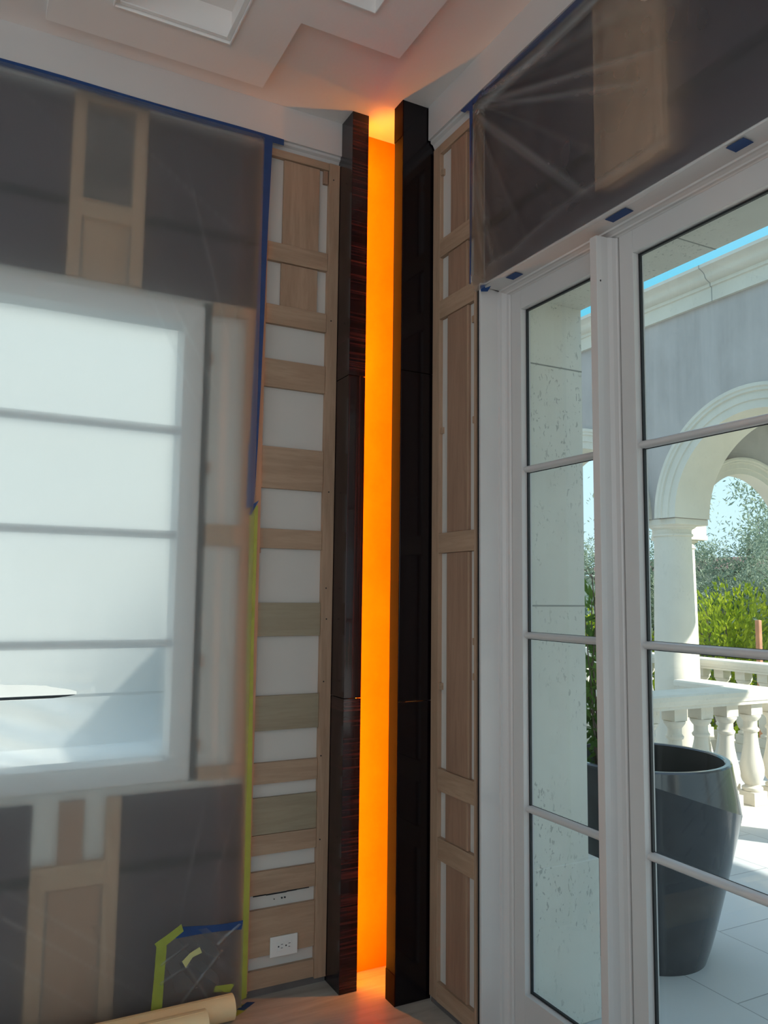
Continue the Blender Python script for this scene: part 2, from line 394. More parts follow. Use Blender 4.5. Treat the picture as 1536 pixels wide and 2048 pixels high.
# rear and west walls, openings added for the fill lights
mb = MB()
mb.box(WX-.2, -3.8, BY-.2, BY, FZ-.1, CZ+.2); mb.box(.6, 1.72, BY-.2, BY, FZ-.1, CZ+.2)
mb.box(-3.8, .6, BY-.2, BY, FZ-.1, -.9); mb.box(-3.8, .6, BY-.2, BY, 1.5, CZ+.2)
struct('wall_rear', mb, WALL)
mb = MB()
mb.box(WX-.2, WX, BY, -2.5, FZ-.1, CZ+.2); mb.box(WX-.2, WX, 1.3, 3.1, FZ-.1, CZ+.2)
mb.box(WX-.2, WX, -2.5, 1.3, FZ-.1, -.9); mb.box(WX-.2, WX, -2.5, 1.3, 1.5, CZ+.2)
struct('wall_west', mb, WALL)
# friezes under the ceiling with a small stepped moulding
def frieze_profile(o):           # (distance from the face plane towards the room is negative, z)
    return [(0, CZ), (0, 1.806), (.012, 1.806), (.012, 1.796), (.024, 1.790), (.030, 1.780), (.035, 1.768), (.12, 1.768), (.12, CZ)]
fy, fx = 2.885, 1.543
mb = MB().prism([(WX, fy+d, z) for d, z in frieze_profile(0)], (1.2925-WX, 0, 0)); struct('trim_3', mb, TRIM, bevel=.001)
mb = MB().prism([(fx+d*.9, BY, z) for d, z in frieze_profile(0)], (0, 2.612-BY, 0)); struct('trim_4', mb, TRIM, bevel=.001)

# ------------------------------------------------------------------ corner pillars and lit niche
def pillar(name, x0, x1, y0, y1, label, mz, mh):
    t = thing(name, ((x0+x1)/2, (y0+y1)/2, FZ), label, 'pillar', 'dark veneered corner pillars')
    for a, b, mt in ((FZ, -.395, mh), (-.393, .852, mz), (.854, CZ, mh)):
        obj('veneer_panel', B(x0, x1, y0, y1, a+.0005, b), mt, t, bevel=.001)
    return t
pl = pillar('corner_pillar', 1.288, 1.360, 2.780, 2.918, 'narrow dark ebony-veneer pillar left of the glowing amber slot', EB_Z, EB_H)
pr = pillar('corner_pillar', 1.433, 1.577, 2.618, 2.692, 'wide near-black ebony-veneer pillar right of the glowing amber slot', EK_Z, EK_H)
obj('edge_veneer', B(1.4312, 1.4335, 2.6195, 2.687, -1.345, 1.80), EDGE, pr)
obj('cap_block', B(1.4295, 1.4335, 2.6185, 2.688, 1.80, CZ), EDGE, pr); obj('foot_block', B(1.4295, 1.4335, 2.6185, 2.688, FZ, -1.345), EDGE, pr)
tag(obj('amber_glow_panel', B(1.362, 1.577, 2.912, 2.9195, FZ+.001, CZ-.001), AMBER), 'tall niche back wall coloured with the amber light glow between the two dark corner pillars', 'panel')
# back return that joins the wide pillar to the left wall behind it
struct('wall_niche', B(1.578, 1.599, 2.61, 2.92, FZ, CZ), WALL)
t = thing('led_strip', (1.364, 2.843, FZ), 'glowing amber light strip on the hidden side of the narrow dark pillar', 'light strip', 'amber light strips in the corner slot')
obj('channel', B(1.3602, 1.3632, 2.832, 2.854, FZ+.02, CZ-.03), PLATE, t); obj('diffuser', B(1.3634, 1.3664, 2.835, 2.851, FZ+.03, CZ-.04), LEDM, t)
t = thing('led_strip', (1.50, 2.70, FZ), 'glowing amber light strip on the back of the wide dark pillar', 'light strip', 'amber light strips in the corner slot')
obj('channel', B(1.485, 1.505, 2.6925, 2.6955, FZ+.02, CZ-.03), PLATE, t); obj('diffuser', B(1.488, 1.502, 2.6957, 2.6987, FZ+.03, CZ-.04), LEDM, t)

# ------------------------------------------------------------------ plywood framed panel, left wall
lp = thing('plywood_panel', (1.13, YL, FZ), 'tall plywood ladder panel with white infill between green tape and the narrow dark pillar', 'wall panel')
y1 = YL-.001
obj('stile', B(1.240, 1.2865, y1-.022, y1, FZ+.02, 1.77), PLY_Z, lp, bevel=.001)
obj('stile', B(.951, .982, y1-.022, y1, FZ+.02, 1.77), PLY_Z, lp, bevel=.001)
for a, b, mt, d in ((1.738, 1.769, PLY_X, .020), (1.306, 1.381, PLY_X, .020), (1.050, 1.127, PLY_X, .020), (.797, .909, PLY_X, .016), (.400, .563, PLY_X, .016),
                    (.169, .244, PLY_X, .016), (-.164, -.038, PLY_G, .016), (-.513, -.385, PLY_G, .016), (-.706, -.629, PLY_X, .016), (-.887, -.7555, PLY_G, .015),
                    (-.959, -.8885, PLY_X, .016), (-1.099, -1.018, PLY_X, .016), (-1.315, -1.152, PLY_X, .016), (-1.425, -1.362, PLY_X, .016)):
    obj('rail', B(.983, 1.239, y1-d, y1, a, b), mt, lp, bevel=.001)
obj('board', B(1.046, 1.201, y1-.012, y1, 1.383, 1.736), PLY_Z, lp, bevel=.001)
obj('board', B(1.044, 1.199, y1-.012, y1, 1.129, 1.304), PLY_Z, lp, bevel=.001)
obj('shim', B(1.218, 1.236, y1-.014, y1, 1.68, 1.736), PLY_Z2, lp, bevel=.0005)
obj('shim', B(.984, .990, y1-.014, y1, .150, .167), PLY_Z2, lp)
def nails(parent, pts, axis='y'):
    for px, pz in pts:
        q = MB()
        if axis == 'y': q.tube([(px, y1-.0235, pz), (px, y1-.02, pz)], .0028, 8)
        obj('nail_hole', q, CHAR2, parent)
for o_ in [c for c in lp.children if c.name.startswith('stile')][:1]: nails(o_, [(1.258, 1.70), (1.258, 1.10), (1.262, .40), (1.258, .02), (1.262, -.10), (1.255, -.34), (1.25, -.62), (1.252, -.93)])
mb = MB(); pr_ = [(1.0, -1.1045), (1.05, -1.106), (1.10, -1.1075), (1.13, -1.106), (1.17, -1.105), (1.22, -1.1045)]
for a, b in zip(pr_, pr_[1:]): mb.box(a[0], b[0], y1-.003, y1-.0005, min(a[1], b[1])-.002, max(a[1], b[1])+.0005)
obj('crack', mb, CHAR2, lp)
for hx, r in ((1.082, .0022), (1.112, .0032), (1.124, .0032)): obj('wire_hole', MB().tube([(hx, y1-.0025, -1.127), (hx, y1-.0005, -1.127)], r, 10), BLACK, lp)

struct('baseboard_left', B(.60, 1.2865, y1-.012, y1-.0005, FZ, -1.423), GREYP)

# outlet
ot = thing('outlet_plate', (1.117, y1-.02, -1.287), 'white horizontal duplex power outlet on the plywood near the floor', 'power outlet')
yo = y1-.0185
obj('cover', B(1.063, 1.170, yo-.005, yo, -1.324, -1.253), PLATE, ot, bevel=.0018)
obj('receptacle', B(1.089, 1.147, yo-.0062, yo-.005, -1.305, -1.272), PLATE, ot, bevel=.0008)
for cx in (1.104, 1.133):
    mb = MB(); mb.tube([(cx-.009, yo-.0069, -1.2885), (cx-.009, yo-.006, -1.2885)], .0028, 10)
    mb.box(cx+.000, cx+.008, yo-.0068, yo-.006, -1.2835, -1.2818); mb.box(cx+.000, cx+.007, yo-.0068, yo-.006, -1.2955, -1.2938)
    obj('socket_slots', mb, BLACK, ot)

# ------------------------------------------------------------------ boards behind the left plastic
def dark_board(x0, x1, z0, z1, bz, label):
    o = obj('charcoal_board', B(x0, x1, YL-.006, YL-.0005, z0, z1), CHAR); tag(o, label, 'board', 'charcoal boards on the left wall')
    obj('joint_strip', B(x0, x1, YL-.014, YL-.006, bz-.014, bz+.014), CHAR2, o)
dark_board(-1.35, .250, 1.10, 1.79, 1.372, 'charcoal board above the plastic-covered window, at the left picture edge')
dark_board(.512, .949, 1.10, 1.79, 1.368, 'charcoal board above the window between a framed plywood strip and blue tape')
dark_board(-1.35, .240, FZ, -.70, -.945, 'charcoal board low on the left wall, left of the plywood strip below the window')
dark_board(.520, .949, FZ, -.70, -.945, 'charcoal board low on the left wall, behind the taped plastic patch')
def ply(name, x0, x1, z0, z1, label): return thing(name, ((x0+x1)/2, YL, z0), label, 'wall panel')
t = ply('plywood_panel', .252, .510, 1.10, 1.785, 'small framed plywood panel behind plastic above the covered window')
obj('stile', B(.252, .294, y1-.02, y1, 1.10, 1.785), PLY_Z, t); obj('stile', B(.466, .510, y1-.02, y1, 1.10, 1.785), PLY_Z, t)
obj('rail', B(.294, .466, y1-.02, y1, 1.757, 1.785), PLY_X, t); obj('rail', B(.294, .466, y1-.02, y1, 1.322, 1.39), PLY_X, t)
obj('board', B(.303, .457, y1-.01, y1, 1.10, 1.322), PLY_Z, t); obj('board', B(.30, .46, y1-.008, y1, 1.392, 1.755), GREYP, t)['label'] = 'grey-brown recessed board'
t = ply('plywood_panel', .243, .518, FZ, -.70, 'framed plywood panel behind plastic below the covered window')
obj('stile', B(.243, .290, y1-.02, y1, FZ, -.90), PLY_Z, t); obj('stile', B(.470, .518, y1-.02, y1, FZ, -.70), PLY_Z, t)
obj('rail', B(.290, .470, y1-.02, y1, -.975, -.90), PLY_X, t); obj('board', B(.322, .400, y1-.014, y1, -.90, -.70), PLY_Z2, t)
obj('board', B(.300, .462, y1-.012, y1, FZ, -.975), PLY_Z2, t)
t = ply('plywood_panel', .778, .951, -.672, 1.095, 'tall plywood frame with white infill beside the covered window, behind plastic')
obj('stile', B(.913, .950, y1-.021, y1, -.672, 1.095), PLY_Z, t); obj('rail', B(.778, .913, y1-.02, y1, 1.05, 1.095), PLY_X, t)
obj('rail', B(.778, .913, y1-.02, y1, .172, .25), PLY_X, t); obj('rail', B(.778, .913, y1-.02, y1, -.672, -.627), PLY_X, t)
for a in (.88, .46, .22, -.25, -.55): obj('shim', B(.776, .786, y1-.014, y1, a-.02, a+.02), PLY_Z2, t)

# ------------------------------------------------------------------ window in the left wall
struct('trim_22', B(W1-.011, .7765, YL-.007, YL-.0005, WB-.006, WT+.02), CHAR2)
wn = thing('window_1', (-.3, YL+.05, WB), 'tall white window glowing behind milky plastic on the left wall', 'window'); wn['kind'] = 'structure'
mb = MB(); fwd = .075
mb.box(W0+.002, W1-.012, YL-.03, YL+.09, WT-fwd, WT-.004); mb.box(W0+.002, W1-.012, YL-.03, YL+.09, WB+.004, WB+fwd)
mb.box(W0+.002, W0+fwd, YL-.03, YL+.09, WB+fwd, WT-fwd); mb.box(W1-.012-fwd, W1-.012, YL-.03, YL+.09, WB+fwd, WT-fwd)
mb.box(-.33, -.26, YL-.02, YL+.09, WB+fwd, WT-fwd)
obj('window_frame', mb, TRIM, wn, bevel=.003)
for zc in (.597, .207, -.186): obj('muntin', B(W0+fwd, W1-.012-fwd, YL+.02, YL+.06, zc-.014, zc+.014), TRIM, wn, bevel=.004)
obj('glass', B(W0+fwd, W1-.012-fwd, YL+.038, YL+.042, WB+fwd, WT-fwd), GLASS, wn)

tag(obj('handrail', MB().tube([(-2.4, 3.62, -.436), (1.2, 3.62, -.440)], .006, 8), BLACK), 'thin dark rail outside the left window, seen through the tear in the plastic', 'railing')
# ------------------------------------------------------------------ plywood framed panel, right wall
rp_ = thing('plywood_panel', (XR, 2.44, FZ), 'tall plywood panel with slim white strips between the wide dark pillar and the door casing', 'wall panel')
x1 = XR-.0005; xf = 1.565
obj('stile', B(xf, x1, 2.557, 2.607, FZ+.02, 1.765), PLY_Z, rp_, bevel=.001)
obj('stile', B(xf, x1, 2.309, 2.321, FZ+.02, 1.765), PLY_Z, rp_, bevel=.001)
for a, b in ((1.728, 1.766), (1.302, 1.373), (1.055, 1.127), (.154, .228), (-.7075, -.629), (-.948, -.871), (-1.432, -1.367)):
    obj('rail', B(xf, x1, 2.3215, 2.5565, a, b), PLY_Y, rp_, bevel=.001)
for a, b, yA, yB in ((1.374, 1.727, 2.374, 2.487), (1.128, 1.301, 2.370, 2.504), (.229, 1.054, 2.364, 2.508), (-.628, .153, 2.358, 2.508), (-.870, -.7085, 2.366, 2.512), (-1.366, -.949, 2.370, 2.506)):
    bd = obj('board', B(xf+.006, x1, yA, yB, a, b), PLY_Z2, rp_, bevel=.001)
    obj('edge_strip', B(xf+.003, xf+.010, yA+.001, yA+.007, a+.002, b-.002), PLY_Z, bd)
    obj('infill_strip', B(xf+.016, x1, 2.3215, yA-.0005, a, b), DRY, rp_); obj('infill_strip', B(xf+.016, x1, yB+.0005, 2.5565, a, b), DRY, rp_)
for a, yy in ((1.65, 2.55), (.62, 2.551), (-.335, 2.551), (.99, 2.335), (.62, 2.33), (-.16, 2.33), (-.28, 2.33)):
    obj('shim', B(xf+.004, x1-.001, yy-.008, yy+.006, a-.012, a+.012), PLY_Y, rp_)
struct('baseboard_right', B(xf+.004, x1, 2.322, 2.6, FZ, -1.4325), GREYP)
struct('trim_5', B(1.572, x1, 2.2835, 2.3085, FZ, 1.10), CHAR2)
# boards behind the right plastic
def dark_r(ya, yb, label):
    o = obj('charcoal_board', B(1.588, x1, ya, yb, 1.10, 1.79), CHAR); tag(o, label, 'board', 'charcoal boards above the doors')
    obj('joint_strip', B(1.582, 1.588, ya, yb, 1.30, 1.33), CHAR2, o)
tag(obj('charcoal_board', B(1.588, x1, 1.432, 1.708, 1.10, 1.178), CHAR), 'short charcoal board directly under the upright plywood panel above the door', 'board', 'charcoal boards above the doors')
dark_r(1.71, 2.285, 'charcoal board above the narrow side window, behind plastic'); dark_r(-.9, 1.43, 'charcoal board above the glazed door at the right picture edge, behind plastic')
t = thing('plywood_panel', (XR, 1.57, 1.17), 'upright plywood panel behind plastic above the door', 'wall panel')
obj('board', B(1.580, x1, 1.44, 1.70, 1.18, 1.765), PLY_Z, t); obj('stile', B(1.572, 1.580, 1.44, 1.47, 1.18, 1.765), PLY_Z, t); obj('stile', B(1.572, 1.580, 1.67, 1.70, 1.18, 1.765), PLY_Z, t)

# ------------------------------------------------------------------ door casing, jamb, mullion
XS = 1.67                       # sash plane
prof = [(1.56, .020), (1.56, .009), (1.600, .008), (1.632, .006), (1.634, -.002), (1.642, -.003), (1.652, -.009), (1.655, -.015), (1.664, -.016), (1.668, -.020), (1.672, -.021), (1.715, -.021), (1.715, .020)]
jy = 2.262
mb = MB().prism([(px, jy+d, FZ) for px, d in prof], (0, 0, OZ+.02-FZ))
struct('trim_6', mb, TRIM, bevel=.0012)
mb = MB().prism([(px, OY0-.02+.01, 1.078+d*.6) for px, d in prof], (0, jy+.0-OY0+.01, 0))
struct('trim_7', mb, TRIM, bevel=.0012)
def mullion(yc):
    p = [(1.60, yc-.014), (1.60, yc+.014), (1.618, yc+.017), (1.640, yc+.019), (1.66, yc+.030), (1.715, yc+.030), (1.715, yc-.030), (1.668, yc-.030), (1.664, yc-.027), (1.652, yc-.024), (1.640, yc-.0175), (1.618, yc-.0165)]
    return MB().prism([(a, b, FZ) for a, b in p], (0, 0, 1.0655-FZ))
struct('trim_8', mullion(1.743), TRIM, bevel=.0012); struct('trim_9', mullion(-.345), TRIM, bevel=.0012)
def sash(name, ya, yb, label, stile=.054, xs_=XS, hinge=False):
    t = thing(name, (xs_+.02, (ya+yb)/2, FZ), label, 'door' if name.startswith('door') else 'window'); t['kind'] = 'structure'
    zt, zb = 1.068, FZ+.004; gt, gb = .998, -1.275
    mb = MB()
    mb.box(xs_, 1.712, ya, ya+stile, zb, zt); mb.box(xs_, 1.712, yb-stile, yb, zb, zt)
    mb.box(xs_, 1.712, ya+stile, yb-stile, gt, zt); mb.box(xs_, 1.712, ya+stile, yb-stile, zb, gb)
    obj('sash', mb, TRIM, t, bevel=.0012)
    mb = MB(); g0, g1 = ya+stile, yb-stile
    for a in ((1.692, 1.7005, g0, g0+.006, gb, gt), (1.692, 1.7005, g1-.006, g1, gb, gt), (1.692, 1.7005, g0+.006, g1-.006, gt-.006, gt), (1.692, 1.7005, g0+.006, g1-.006, gb, gb+.006)): mb.box(*a)
    obj('gasket', mb, BLACK, t)
    for zc in (.4315, -.1335, -.699):
        n = 10; pts = []
        for k in range(n+1):
            a = math.pi*k/n; pts.append((1.698-.021*math.sin(a)**.8, g0, zc+.0115*math.cos(a)))
        mu = obj('muntin', MB().prism(pts, (0, g1-g0, 0)), TRIM, t, smooth=True)
        obj('spacer', B(1.6985, 1.7005, g0+.006, g1-.006, zc-.0135, zc+.0125), BLACK, mu)
    obj('glass', B(1.7025, 1.7065, g0-.002, g1+.002, gb-.002, gt+.002), GLASS, t)
    return t
sash('window_2', 1.759, 2.2395, 'narrow white side window with three bars beside the glazed door')
d1 = sash('door_1', .70, 1.7085, 'white glazed terrace door right of the narrow side window')
sash('door_2', -.312, .696, 'second white glazed terrace door'); sash('window_3', -.84, -.377, 'far side window')
q = MB().tube([(1.612, 1.7265, .93), (1.613, 1.7275, .925)], .0018, 8); obj('screw_hole', q, CHAR2, d1)

# ------------------------------------------------------------------ masking tape and plastic sheets
def tape_strip(name, pts_a, pts_b, nrm, material, label, group, thick=.0008):
    """ribbon between two edge polylines, given a thickness along nrm"""
    mb = MB(); n = Vector(nrm).normalized()*thick
    for i in range(len(pts_a)-1):
        q = [pts_a[i], pts_a[i+1], pts_b[i+1], pts_b[i]]
        mb.prism([tuple(p) for p in q], tuple(n))
    bmesh.ops.remove_doubles(mb.bm, verts=mb.bm.verts, dist=1e-5)
    o = obj(name, mb, material); return tag(o, label, 'tape', group)
yp = 2.868                      # plane of the left plastic
def ywav(x, z, s=1.0): return 0.006*s*mnoise.noise(Vector((x*3, z*3, 1.7)))
yt = 2.876
def seq(f, a, b, n): return [f(a+(b-a)*i/n) for i in range(n+1)]
tape_strip('blue_tape', seq(lambda x: (x, yt, 1.801+.002*math.sin(x*9)), -1.35, 1.03, 26), seq(lambda x: (x, yt, 1.773+.003*math.sin(x*7+1)), -1.35, 1.03, 26), (0, -1, 0), BLUE,
           'long blue tape strip running under the frieze along the top of the left plastic', 'blue masking tape')
tape_strip('blue_tape', [(.945, yt-.002, 1.778), (.942, yt-.002, 1.4), (.937, yt-.002, 1.10), (.930, yt-.002, .80), (.925, yt-.002, .56), (.9215, yt-.002, .56), (.919, yt-.002, .31)],
           [(.982, yt-.002, 1.778), (.972, yt-.002, 1.4), (.968, yt-.002, 1.10), (.962, yt-.002, .80), (.956, yt-.002, .56), (.956, yt-.002, .56), (.948, yt-.002, .325)], (0, -1, 0), BLUE,
           'upright blue tape strip down the upper right edge of the left plastic', 'blue masking tape')
tape_strip('blue_tape', [(.928, yt-.004, .290), (.944, yt-.004, .330)], [(.936, yt-.004, .288), (.966, yt-.004, .346)], (0, -1, 0), BLUE, 'small torn blue tape end where blue and green tape meet', 'blue masking tape')
tape_strip('green_tape', [(.934, yt-.001, .325), (.936, yt-.001, -.2), (.944, yt-.001, -.6), (.948, yt-.001, -1.0), (.946, yt-.001, -1.435)],
           [(.964, yt-.001, .325), (.962, yt-.001, -.2), (.968, yt-.001, -.6), (.972, yt-.001, -1.0), (.971, yt-.001, -1.43)], (0, -1, 0), GREEN,
           'long lime green tape strip down the lower right edge of the left plastic', 'green masking tape')
tape_strip('green_tape', [(.905, 2.80, FZ+.001), (.945, 2.872, FZ+.001)], [(.955, 2.83, FZ+.001), (.985, 2.868, FZ+.001)], (0, 0, 1), GREEN, 'short green tape piece on the floor at the foot of the long green strip', 'green masking tape')
tape_strip('blue_tape', [(.928, 2.845, FZ+.0022), (.975, 2.878, FZ+.0022)], [(.948, 2.828, FZ+.0022), (1.0, 2.865, FZ+.0022)], (0, 0, 1), BLUE, 'small blue tape piece on the floor beside the green tape foot', 'blue masking tape')
ya_ = 2.846
tape_strip('green_tape', [(.641, ya_, -1.190), (.637, ya_, -1.29), (.630, ya_, -1.40)], [(.676, ya_, -1.190), (.671, ya_, -1.29), (.668, ya_, -1.385)], (0, -1, 0), GREEN, 'green tape strip down the left side of the small plastic patch', 'green masking tape')
tape_strip('green_tape', [(.634, ya_-.0015, -1.176), (.680, ya_-.0015, -1.152), (.722, ya_-.0015, -1.128)], [(.650, ya_-.0015, -1.203), (.69, ya_-.0015, -1.178), (.731, ya_-.0015, -1.152)], (0, -1, 0), GREEN, 'slanting green tape piece at the upper left corner of the small plastic patch', 'green masking tape')
tape_strip('blue_tape', seq(lambda x: (x, ya_-.0008, -1.140+.004*math.sin(x*20)-.05*(x-.7)), .718, .941, 8), seq(lambda x: (x, ya_-.0008, -1.170+.003*math.sin(x*17)-.05*(x-.7)), .705, .936, 8), (0, -1, 0), BLUE, 'blue tape strip across the top of the small plastic patch', 'blue masking tape')
tape_strip('pale_green_tape', [(.729, ya_-.002, -1.250), (.755, ya_-.002, -1.228), (.788, ya_-.002, -1.214)], [(.742, ya_-.002, -1.273), (.765, ya_-.002, -1.243), (.797, ya_-.002, -1.234)], (0, -1, 0), PALETAPE, 'pale green tape scrap in the middle of the small plastic patch', 'green masking tape')
tape_strip('green_tape', [(.848, ya_, -1.354), (.918, ya_, -1.36)], [(.842, ya_, -1.372), (.900, ya_, -1.385)], (0, -1, 0), GREEN, 'green tape piece just above the end of the paper rolls', 'green masking tape')
# left sheet with a horizontal tear
def sheet(name, fn, us, vs, material, skip=None):
    # 'fold': where the film lies doubled in a crease it is less clear
    global FOLD
    mb = MB(); lay = mb.bm.verts.layers.float.new('fold'); g = []
    for v in vs:
        row = []
        for u in us:
            FOLD = 0.0; p = fn(u, v); q = mb.v(p); q[lay] = min(1, FOLD); row.append(q)
        g.append(row)
    for j in range(len(vs)-1):
        for i in range(len(us)-1):
            if skip and skip(i, j): continue
            mb.bm.faces.new((g[j][i], g[j][i+1], g[j+1][i+1], g[j+1][i]))
    bmesh.ops.remove_doubles(mb.bm, verts=mb.bm.verts, dist=1e-6)
    for v in [v for v in mb.bm.verts if not v.link_faces]: mb.bm.verts.remove(v)
    return obj(name, mb, material, smooth=True, recalc=False)
TA, TB = -.55, .350
def tear(x):
    if x <= TA or x >= TB: return (-.335, -.335)
    k = (x-TA)/(TB-TA); op = min(1, (TB-x)/.12)**.6*min(1, (x-TA)/.15)
    rag = .0045*mnoise.noise(Vector((x*45, 0, 0)))+.0035*mnoise.noise(Vector((x*120, 3, 0)))
    top = -.300-.012*(x-.1)/.25 + rag if x > .02 else -.30+rag
    top = -.333 + (top+.333)*op; bot = -.340 - (.012+.5*abs(rag))*op*(1 if x < .28 else 1)
    return (max(top, bot+.0002), bot)
NU = 340
us = [-1.36+(0.955+1.36)*i/NU for i in range(NU+1)]
vs = [('u', i/130) for i in range(131)]; vs_low = [('l', i/110) for i in range(111)]
ZT, ZB = 1.795, -1.447
FOLD = 0.0
def fL(u, vv):
    global FOLD
    side, k = vv
    tt, tb = tear(u)
    if side == 'u': z = ZT+(tt-ZT)*(1-(1-k)**1.25)
    else: z = tb+(ZB-tb)*k**1.25
    edge = min(1, (0.955-u)/.10, (ZT-z)/.12, (z-ZB)/.1); edge = max(0, edge)
    y = 2.877 - .030*edge**.7
    # folds sagging from the tear
    dz = -.34-z
    if dz > 0 and u < .42:
        a = math.exp(-(dz/.22)**2)*min(1, (.42-u)/.15)
        ph = (z+.34*1+ .30*(u-.4)*(.6+dz*2))*62
        sn_ = math.sin(ph+2*mnoise.noise(Vector((u*5, z*5, 9)))); y += a*.0065*sn_; FOLD += a*.4*max(0, sn_)**4
    elif dz > -.12 and u < .4:
        y += .003*math.exp(-(dz/.05)**2)*math.sin(z*120+u*8)
    # long taut wrinkles running down from the upper right and diagonals
    for (ax, az, bx, bz, am) in ((.33, 1.70, .93, 1.30, .0035), (.62, 1.66, .86, .80, .003), (.55, 1.15, .80, .70, .0035), (.50, 1.12, .74, .62, .003), (-.2, -.75, .72, -1.42, .004), (.05, -.85, .66, -1.30, .0035), (.0, -1.0, .55, -1.44, .003), (.45, -.9, .50, -1.44, .002), (.80, -.68, .70, -1.2, .0028), (.92, -.72, .80, -1.12, .0028), (.0, 1.75, .3, 1.5, .002)):
        dx, dz_ = bx-ax, bz-az; L = math.hypot(dx, dz_); tpar = ((u-ax)*dx+(z-az)*dz_)/L/L; dper = ((u-ax)*dz_-(z-az)*dx)/L
        if -.05 < tpar < 1.05:
            q_ = math.exp(-(dper/.005)**2)*math.sin(math.pi*min(1, max(0, tpar))); y -= am*q_*.5; FOLD += q_*am*110
    y += .0035*mnoise.noise(Vector((u*2.5, z*1.2, 0)))*edge + .0012*mnoise.noise(Vector((u*16, z*3, 5)))*edge
    return (u, y, z)
sh = sheet('plastic_sheet', fL, us, vs+vs_low, FILM_L, skip=lambda i, j: j == 130 and (us[i] >= TA and us[i] < TB-1e-6) and tear((us[i]+us[i+1])/2)[0]-tear((us[i]+us[i+1])/2)[1] > .001)
tag(sh, 'large milky plastic sheet taped over the left window, torn near the left edge', 'plastic sheet')
# small clearer patch low on the left sheet
def fP(u, v):
    global FOLD
    x_ = .645+(.944-.645)*u; zt = -1.15-.05*(x_-.7) if x_ > .72 else -1.195+.045*(x_-.645)/.075; z = FZ+.006+(zt-FZ-.006)*v
    y = ya_+.0005 - .001
    y += .0022*math.sin((x_*.9+z)*75)*math.exp(-((x_+.35*z-.40)/.09)**2)
    for (ax, az, bx, bz, am) in ((.745, -1.27, .83, -1.40, .003), (.70, -1.42, .87, -1.24, .003), (.66, -1.25, .75, -1.20, .002), (.85, -1.22, .935, -1.16, .004), (.66, -1.31, .76, -1.265, .002)):
        dx, dz_ = bx-ax, bz-az; L = math.hypot(dx, dz_); tpar = ((x_-ax)*dx+(z-az)*dz_)/L/L; dper = ((x_-ax)*dz_-(z-az)*dx)/L
        if 0 < tpar < 1: q_ = math.exp(-(dper/.004)**2); y -= am*q_; FOLD += q_*am*100
    return (x_, y, z)
sh = sheet('plastic_patch', fP, [i/80 for i in range(81)], [i/80 for i in range(81)], FILM_P)
tag(sh, 'small clear plastic patch taped low on the large left sheet', 'plastic sheet')
# right sheet hanging from the frieze over the wall above the doors
def fR(u, v):
    global FOLD
    yy = 2.292-(2.292+.9)*u
    ztop = 1.792 if yy < 2.24 else 1.792-(yy-2.24)*.9
    zb_ = 1.074+.006*math.sin(yy*7)
    z = ztop+(zb_-ztop)*v
    x_ = 1.541-.004 - .010*math.sin(math.pi*v)**.6
    if v > .9: x_ += .016*((v-.9)/.1)**2
    dy, dz_ = 2.30-yy, 1.79-z; r = math.hypot(dy, dz_)+1e-6; a = math.atan2(dz_, dy)
    amp = .0045*math.exp(-r/.62)*min(1, r/.10)
    FOLD += amp/.0045*.6*max(0, math.sin(a*30+2.2*mnoise.noise(Vector((a*3, r*1.5, 0)))))**5*(.35+.65*math.exp(-((a-.25)/.3)**2))
    x_ += amp*(math.sin(a*30+2.2*mnoise.noise(Vector((a*3, r*1.5, 0))))+.5*math.sin(a*57+1))*(.35+.65*math.exp(-((a-.25)/.3)**2)+.5*math.exp(-((a-.85)/.15)**2))
    for (ay, az, by, bz, am) in ((2.28, 1.76, 1.40, 1.42, .007), (2.28, 1.75, 1.45, 1.36, .006), (2.28, 1.74, 1.66, 1.13, .007), (2.26, 1.70, 1.70, 1.15, .005), (1.9, 1.17, 1.35, 1.17, .004), (2.05, 1.13, 1.78, 1.16, .004), (2.2, 1.13, 1.98, 1.12, .004), (2.28, 1.55, 2.15, 1.10, .003), (2.28, 1.5, 2.20, 1.08, .003), (1.1, 1.78, .95, 1.2, .004)):
        dy2, dz2 = by-ay, bz-az; L = math.hypot(dy2, dz2); tp = ((yy-ay)*dy2+(z-az)*dz2)/L/L; dp = ((yy-ay)*dz2-(z-az)*dy2)/L
        if 0 < tp < 1: q_ = math.exp(-(dp/.009)**2)*math.sin(math.pi*tp)**.5; x_ -= am*q_*.45; FOLD += q_*am*95
    x_ += .003*mnoise.noise(Vector((yy*4, z*5, 2)))+.0015*mnoise.noise(Vector((yy*18, z*9, 2)))
    return (x_, yy, z)
sh = sheet('plastic_sheet', fR, [(i/320)**1.0 for i in range(321)], [i/110 for i in range(111)], FILM_R)
tag(sh, 'creased milky plastic sheet hanging over the dark wall above the doors', 'plastic sheet')
tape_strip('blue_tape', seq(lambda y_: (1.5415, y_, 1.797+.002*math.sin(y_*9)), 2.375, -.9, 24), seq(lambda y_: (1.5415, y_, 1.772+.003*math.sin(y_*8+2)), 2.345, -.9, 24), (-1, 0, 0), BLUE, 'long blue tape strip along the top of the right plastic sheet', 'blue masking tape')
tape_strip('blue_tape', [(1.534, 2.322, 1.770), (1.534, 2.302, 1.755), (1.534, 2.300, 1.5), (1.534, 2.300, 1.3), (1.534, 2.301, 1.1)], [(1.534, 2.282, 1.785), (1.534, 2.283, 1.74), (1.534, 2.283, 1.5), (1.534, 2.288, 1.3), (1.534, 2.296, 1.1)], (-1, 0, 0), BLUE,
           'upright blue tape strip at the left edge of the right plastic sheet', 'blue masking tape')
